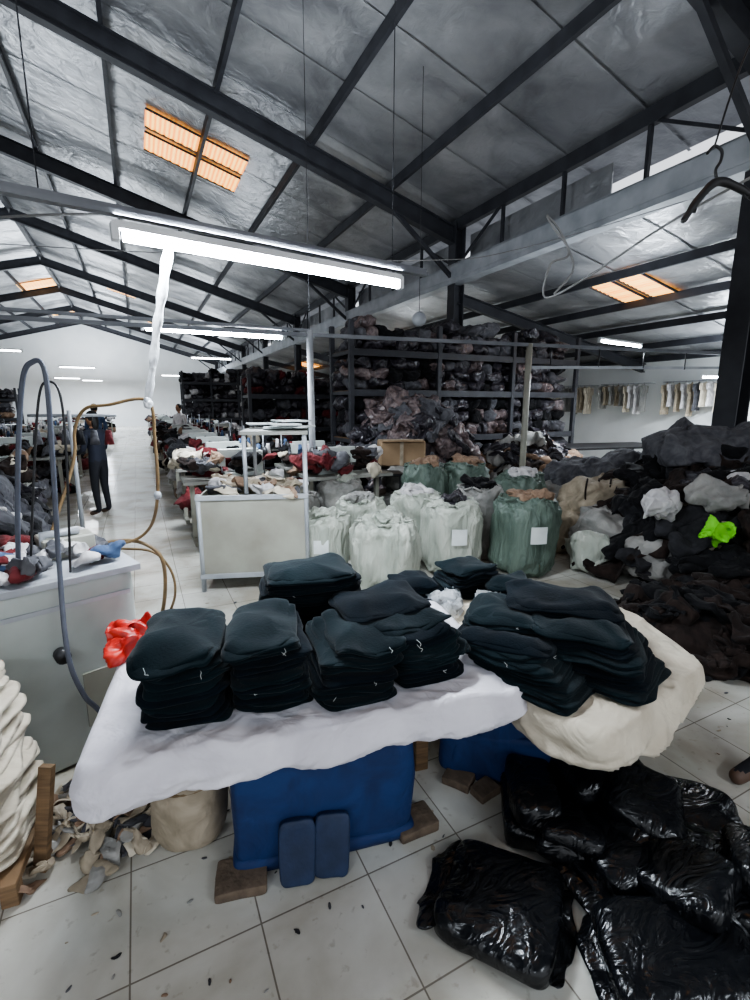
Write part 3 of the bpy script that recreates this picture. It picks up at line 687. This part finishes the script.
# ------------------------------------------------------------------ racks (building axes)
def rack(name,xa,xb,ya,yb,levels,nb,seed,bund,extra=True):
    random.seed(seed); b=MB(); H=levels[-1]
    for i in range(nb+1):
        x=xa+(xb-xa)*i/nb
        for y in (ya,yb): b.box((x,y,H/2+.25),(.08,.08,H+.5),M_steel)
        for z in levels: b.bar((x,ya,z),(x,yb,z),.04,.06,M_steel)
        b.bar((x,ya,levels[0]),(x,yb,levels[1]),.02,.02,M_steel)
    for z in levels:
        for y in(ya,yb): b.bar((xa,y,z),(xb,y,z),.06,.11,M_steel)
        b.box(((xa+xb)/2,(ya+yb)/2,z+.03),(xb-xa,yb-ya,.02),M_wood)
    for li,z in enumerate(levels):
        gap=(levels[li+1]-z if li+1<len(levels) else .66)
        x=xa+.2
        while x<xb-.15:
            w=ru(.2,.40)
            for lay in range(3 if (li+1<len(levels) or rnd()<.5) else 2):
                hh=gap*.145
                for yy in ((ya+.30),(yb-.22)):
                    b.blob((x+ru(-.05,.05),yy+ru(-.03,.03),z+.06+hh*(2*lay+1)*.95),(w*.6,.25,hh*ru(.95,1.2)),random.choice(bund),e1=.7,e2=.7,rot=(ru(-.15,.15),ru(-.2,.2),ru(-.3,.3)),amp=.065,freq=4,nu=40,nv=20,seed=x*5+lay+yy,wr=.15,fold=.08)
            x+=w*.98
    return b.finish(name,'B')
rack('garment_storage_rack',3.2,8.3,7.45,8.3,[.15,1.0,1.8,2.45],3,11,[M_dkbundle,M_pinkgrey,M_dkbundle,M_dkbundle,M_grey,M_black])
rack('garment_storage_rack',2.4,5.2,11.6,12.4,[.15,1.0,1.8],2,12,[M_dkbundle,M_maroon,M_dkbundle,M_dkbundle,M_grey,M_black])
rack('garment_storage_rack',1.8,5.2,22,22.8,[.15,1.0,1.8,2.5],3,13,[M_dkbundle,M_softwhite,M_dkbundle,M_dkbundle,M_grey,M_black])
rack('garment_storage_rack',-7.5,-4.5,25,25.8,[.15,1.0,1.8],2,14,[M_dkbundle,M_softwhite,M_grey,M_dkbundle,M_grey,M_tan])
random.seed(5)
heap('wrapped_bundle_heap',(.62,7.9,0),1.15,.8,1.75,130,[M_pinkgrey,M_pinkgrey,M_dkbundle,M_pinkgrey,M_grey,M_dkbundle],(.2,.34),seed=3,power=.7,flat=.8)
heap('wrapped_bundle_heap',(2.6,8.1,0),1.0,.6,1.1,70,[M_dkbundle,M_tan,M_dkbundle,M_brown,M_sackgrey],(.18,.3),seed=4,power=.7,flat=.8)
b=MB()
for (x,y,z,s,m) in ((.35,7.0,.2,(.36,.26,.2),M_sackgrey),(.75,6.9,.22,(.34,.26,.2),M_beige),(.5,7.0,.55,(.38,.28,.18),M_sackgrey),(.95,7.1,.58,(.3,.26,.18),M_softwhite),(1.35,7.1,.25,(.36,.26,.24),M_beige),(1.3,7.15,.62,(.34,.24,.16),M_sackgrey)):
    b.blob((x,y,z),s,m,e1=.6,e2=.6,rot=(0,ru(-.1,.1),ru(-.2,.2)),amp=.05,freq=4,nu=50,nv=26,seed=x*4,wr=.15,minz=.003)
b.finish('rice_sack_pile')
b=MB(); b.box((.38,7.05,.92),(.66,.4,.36),M_card,R(6)); b.box((.38,6.84,.92),(.05,.012,.36),M_beige,R(6)); b.box((.38,7.05,1.105),(.67,.06,.008),M_beige,R(6)); b.bar((.09,6.8,1.1),(.68,6.86,1.1),.16,.01,M_card)
b.finish('cardboard_box')

# ------------------------------------------------------------------ sewing lines
def sewing(b,x,y,flip,seed):
    s=-1 if flip else 1
    b.box((x,y,.74),(1.1,.55,.04),M_tabletop)
    for u in(-.45,.45):
        b.bar((x+u,y,.05),(x+u,y,.72),.05,.06,M_paint); b.bar((x+u,y-.25,.03),(x+u,y+.25,.03),.05,.05,M_paint)
    b.bar((x-.45,y,.35),(x+.45,y,.35),.04,.04,M_steel)
    b.box((x+.15*s,y,.79),(.46,.17,.05),M_machine)
    b.box((x+.33*s,y,.93),(.10,.13,.26),M_machine)
    b.box((x+.10*s,y,1.04),(.46,.11,.10),M_machine)
    b.box((x-.10*s,y,.95),(.08,.10,.12),M_machine)
    b.tube([(x+.40*s,y,1.03),(x+.44*s,y,1.03)],.065,M_dark,14)
    b.tube([(x-.10*s,y,.90),(x-.10*s,y,.81)],.006,M_galv,6)
    b.tube([(x+.45*s,y+.2,.76),(x+.45*s,y+.2,1.30)],.008,M_galv,6)
    for k in(-.06,.06): b.tube([(x+.45*s+k,y+.2,1.0),(x+.45*s+k,y+.2,1.12)],[.035,.02],random.choice([M_softwhite,M_maroon,M_bluecl]),10)
    b.tube([(x,y+.05,.5),(x,y+.25,.5)],.09,M_dark,12)
cols=[M_softwhite,M_maroon,M_black,M_tan,M_cream,M_maroon,M_grey,M_brown,M_black,M_black,M_brown,M_grey]
k=0
for (x,ylist,fl) in ((.95,(5.9,7.1,8.3,9.6,10.9,12.4,14,16,18,20.5,24,28),False),(2.3,(5.6,6.7,9.6,10.8,14.5,17,19.5),True),(-1.7,(5.3,6.6,9.6,11,12.6,14.4,17,20,24,29),True),(-3.1,(4.6,6.0,7.4,8.9,10.6,13,16,19,23,28),False),(-4.8,(7,8.6,10.4,13,16,20),True),(-6.6,(9,12,15,18),False)):
    for y in ylist:
        b=MB(); sewing(b,x,y,fl,k); par=b.finish('sewing_machine_table','B'); k+=1
        b=MB()
        for q in range(24):
            s_=ru(.09,.20); b.blob((x+ru(-.5,.5),y+ru(-.26,.26),.80+ru(0,.2)),(s_,s_*.6,s_*.4),random.choice(cols),rot=(ru(-.4,.4),ru(-.4,.4),ru(0,3)),amp=s_*.5,freq=7,nu=20,nv=12,seed=q+y,wr=.2,fold=.12)
        for q in range(10):
            s_=ru(.12,.26); b.blob((x+ru(-.45,.45),y+.6+ru(-.15,.15),s_*.5+ru(0,.45)),(s_,s_*.8,s_*.6),random.choice(cols),rot=(0,0,ru(0,3)),amp=s_*.5,freq=6,nu=20,nv=12,seed=q+y*2,wr=.2,fold=.1,minz=.003)
        b.finish('garment_pieces','B',par)
random.seed(77)
heap('fabric_roll_heap',(-3.6,4.0,0),.7,.75,1.15,60,[M_grey,M_black,M_dkbundle,M_dkgrey,M_grey,M_softwhite],(.14,.26),seed=6,power=.6)
heap('fabric_roll_heap',(-2.7,3.1,0),.5,.5,.95,46,[M_black,M_grey,M_softwhite,M_black,M_dkgrey,M_bluecl],(.1,.2),seed=7,power=.6)
b=MB()
for X,Y in ((-2.95,4.7),):
    b.tube([(X,Y,0),(X,Y,1.55)],.02,M_galv,10); b.tube([(X-.4,Y,1.5),(X+.4,Y+.1,1.5)],.015,M_galv,8); b.tube([(X-.3,Y,.02),(X+.3,Y,.02)],.02,M_galv,8); b.tube([(X,Y-.3,.02),(X,Y+.3,.02)],.02,M_galv,8)
    for k in range(6):
        u=-.35+k*.14; b.tube([(X+u,Y+.02,1.5),(X+u,Y+.02,1.35)],.002,M_dark,4)
        b.tube([(X+u,Y+.02,1.36),(X+u,Y+.02,1.22)],[.025,.045],random.choice([M_grey,M_maroon,M_black]),12)
b.finish('yarn_stand')

# ------------------------------------------------------------------ hanging garments on right wall
for yy in (8.9,7.1,10.6):
    b=MB(); random.seed(int(yy*10))
    b.tube([(11.7,yy-.7,2.15),(11.7,yy+.7,2.15)],.012,M_galv,8)
    b.tube([(11.7,yy-.7,2.15),(11.98,yy-.7,2.15)],.012,M_galv,8); b.tube([(11.7,yy+.7,2.15),(11.98,yy+.7,2.15)],.012,M_galv,8)
    for k in range(9):
        y=yy-.6+k*.15; w=ru(.17,.22); L=ru(.5,.8); m=random.choice([M_cream,M_softwhite,M_sackgrey,M_beige,M_sackgrey,M_grey])
        vs=[];f=[]; prof=[(0,.05),(.03,.10),(.07,1),(.3,1),(.34,.72),(.7,.7),(1,.78)]
        for (t,ww) in prof:
            for q in range(9):
                s_=(q-4)/4; vs.append((11.70+s_*w*ww,y+.02*math.sin(q*2+k)+.015*math.sin(t*9),2.12-L*t-.0*s_))
        for i in range(len(prof)-1):
            for q in range(8): f.append([i*9+q,i*9+q+1,i*9+10+q,i*9+9+q])
        b.add(vs,f,m,True)
        b.tube([(11.7,y,2.12),(11.7,y,2.17)],.004,M_dark,5)
    b.finish('hanging_garment_rail','B')

# ------------------------------------------------------------------ coat hanger & cables top right
b=MB(); c=Vector((1.42,2.2,2.48))
u=Vector((.92,.2,.28)).normalized(); w=Vector((-.28,0,1)).normalized()
def hp(a,z): return c+u*a+w*z
b.tube([hp(-.19,-.09),hp(-.17,-.075),hp(-.1,-.02),hp(0,.025),hp(.1,-.02),hp(.17,-.075),hp(.19,-.09)],[.009,.013,.016,.018,.016,.013,.009],M_dark,8,5)
b.tube([hp(0,.03),hp(0,.07),hp(.03,.10),hp(.04,.135),hp(.01,.16),hp(-.03,.14)],.006,M_dark,8,6)
for a in(-.12,.12): b.tube([hp(a,-.03),hp(a*1.05,-.065),hp(a*1.3,-.05)],.006,M_dark,6,3)
b.finish('black_coat_hanger')
b=MB()
b.tube([hp(.01,.16),(1.5,2.25,3.0),(1.9,2.6,3.6),(2.4,2.9,5.6)],.004,M_dark,6,6)
b.tube([(1.75,2.2,2.62),(1.5,2.3,2.50),(1.35,2.5,2.42),(1.15,2.8,2.28),(1.0,3.0,2.22),(1.02,3.0,2.40),(1.12,3.0,2.45),(1.06,3.0,2.58),(.98,3.0,2.66),(1.02,3.0,2.60),(1.12,3.0,2.48),(1.15,3.0,2.36),(1.05,3.0,2.24)],.006,M_wire,8,6)
b.tube([(-5,5,3.2),(-2,4.5,2.9),(.3,4.2,2.75),(1.5,5,3.1),(3.9,6.1,4.0)],.004,M_wire,6,8)
b.tube([(-4,3.5,2.65),(-2,2.6,2.5),(-1.0,2.3,2.42)],.006,M_wire,6,8)
b.finish('hanging_power_cable')
b=MB(); b.tube([(.62,7.1,2.42),(.62,7.1,2.7)],.01,M_dark,6); b.blob((.62,7.1,2.78),(.10,.10,.10),M_galv,nu=20,nv=12); b.tube([(.62,7.1,2.8),(.62,7.1,5.9)],.004,M_dark,5); b.finish('pendant_bulb_lamp')

# ------------------------------------------------------------------ people
def person(name,X,Y,yaw,arms='work',seed=0,shirt=M_shirt,trous=M_trous,hairlong=False,stride=0,sc=1.0):
    J={'pel':(0,0,.90,.125,.10),'wai':(0,0,1.03,.115,.09),'che':(0,.02,1.22,.15,.11),'nb':(0,.02,1.355,.075,.065),'ne':(0,.035,1.43,.048,.048)}
    for s,n in((-1,'l'),(1,'r')):
        J['sh'+n]=(s*.165,.02,1.31,.058,.058)
        if arms=='work': J['el'+n]=(s*.215,.04,1.06,.043,.043);J['wr'+n]=(s*.15,.25,.98,.028,.028)
        else: J['el'+n]=(s*.21,-.04,1.05,.043,.043);J['wr'+n]=(s*.215,-.03,.82,.028,.028)
        f=-s*stride
        J['hi'+n]=(s*.085,0,.84,.085,.085);J['kn'+n]=(s*.095,.02+f*.55,.47,.06,.06);J['an'+n]=(s*.10,-.02+f,.09,.04,.04);J['to'+n]=(s*.115,.15+f,.035,.035,.028)
    names=list(J); idx={n:i for i,n in enumerate(names)}
    E=[('pel','wai'),('wai','che'),('che','nb'),('nb','ne')]
    for n in'lr': E+=[('che','sh'+n),('sh'+n,'el'+n),('el'+n,'wr'+n),('pel','hi'+n),('hi'+n,'kn'+n),('kn'+n,'an'+n),('an'+n,'to'+n)]
    me=bpy.data.meshes.new('tmp'); me.from_pydata([J[n][:3] for n in names],[(idx[a],idx[c]) for a,c in E],[])
    ob=bpy.data.objects.new('tmp',me); scene.collection.objects.link(ob)
    md=ob.modifiers.new('s','SKIN')
    sv=me.skin_vertices[0].data
    for n in names: sv[idx[n]].radius=J[n][3:]
    sv[0].use_root=True
    md.use_smooth_shade=True
    ss=ob.modifiers.new('ss','SUBSURF'); ss.levels=2; ss.render_levels=2
    dg=bpy.context.evaluated_depsgraph_get(); em=ob.evaluated_get(dg).to_mesh()
    b=MB(); vs=[v.co.copy() for v in em.vertices]
    groups={}
    for p in em.polygons:
        c=p.center
        m=shirt
        if c.z<.075: m=M_shoe
        elif c.z<.88 and abs(c.x)<.19 and not(arms!='work' and abs(c.x)>.18): m=trous
        if c.z>1.385 and abs(c.x)<.08: m=M_skin
        for n in'lr':
            if (Vector(c)-Vector(J['wr'+n][:3])).length<.055: m=M_skin
        groups.setdefault(m.name,(m,[]))[1].append(list(p.vertices))
    k=len(b.v); b.v.extend(vs)
    for m,fs in groups.values():
        i=b.mi(m)
        for f in fs: b.f.append(f);b.m.append(i);b.sm.append(True)
    hc=Vector((0,.045,1.53))
    b.blob(hc,(.072,.09,.108),M_skin,nu=32,nv=20,e1=.95)
    b.blob(hc+Vector((0,.01,-.06)),(.052,.07,.055),M_skin,nu=24,nv=14)
    b.blob(hc+Vector((0,.092,-.02)),(.013,.02,.022),M_skin,nu=12,nv=8)
    b.blob(hc+Vector((0,.078,-.058)),(.024,.008,.007),M_maroon,nu=12,nv=6)
    for s in(-1,1):
        b.blob(hc+Vector((s*.073,.0,-.01)),(.01,.018,.028),M_skin,nu=10,nv=8)
        b.blob(hc+Vector((s*.028,.078,.012)),(.012,.008,.007),M_dark,nu=10,nv=6)
    b.blob(hc+Vector((0,-.018,.025)),(.082,.092,.10),M_hair,nu=32,nv=20,amp=.006,freq=12)
    if hairlong: b.blob(hc+Vector((0,-.07,-.07)),(.06,.04,.12),M_hair,nu=24,nv=14,amp=.01,freq=8)
    for s,n in((-1,'l'),(1,'r')):
        el=Vector(J['el'+n][:3]);w_=Vector(J['wr'+n][:3]); d=(w_-el).normalized()
        side=Vector((1,0,0)); side=(side-d*side.dot(d)).normalized(); nn=side.cross(d)
        pc=w_+d*.05; rt=d.to_track_quat('Y','Z').to_euler()
        b.blob(pc,(.038,.048,.016),M_skin,rot=tuple(rt),nu=20,nv=12,e2=.8)
        for q,L in zip((-1.5,-.5,.5,1.5),(.065,.078,.074,.058)):
            p0=pc+side*q*.018+d*.03; p1=p0+d*L*.5-Vector((0,0,.006)); p2=p0+d*L*.85-Vector((0,0,.022))
            b.tube([p0,p1,p2],[.0095,.0085,.007],M_skin,8,3)
        p0=pc-side*s*.032-d*.015; b.tube([p0,p0-side*s*.022+d*.03,p0-side*s*.02+d*.055],[.012,.010,.008],M_skin,8,3)
    bpy.data.objects.remove(ob)
    mz=min(v.z for v in b.v)
    Rz=Matrix.Rotation(yaw,3,'Z'); b.v=[Rz@((v-Vector((0,0,mz)))*sc)+Vector((X,Y,0)) for v in b.v]
    return b.finish(name)
person('standing_worker',-4.05,7.0,R(75),'work',hairlong=True,sc=.93)
person('standing_worker',1.96,1.98,R(100),'rest',stride=.31)
person('standing_worker',-2.6,13.2,R(-60),'work',shirt=M_maroon)
person('standing_worker',-6.9,12.0,R(30),'work',shirt=M_bluecl)
person('standing_worker',3.3,11.3,R(120),'work',shirt=M_grey)
person('standing_worker',-5.6,14.0,R(160),'work',shirt=M_softwhite)

# ------------------------------------------------------------------ world, camera
w=bpy.data.worlds.new('overcast'); scene.world=w; w.use_nodes=True
bg=w.node_tree.nodes['Background']; bg.inputs[0].default_value=(.90,.94,1,1); bg.inputs[1].default_value=1.0
cam=bpy.data.cameras.new('camera'); co=bpy.data.objects.new('camera',cam); scene.collection.objects.link(co)
cam.sensor_fit='VERTICAL'; cam.sensor_height=36; cam.lens=17.28; cam.clip_start=.05; cam.clip_end=200
co.location=(0,0,1.6); co.rotation_euler=(math.pi/2-math.atan(95/480),0,R(-26))
scene.camera=co
scene.view_settings.view_transform='AgX'
try: scene.view_settings.look='AgX - Medium High Contrast'
except Exception: pass
scene.view_settings.exposure=0.35
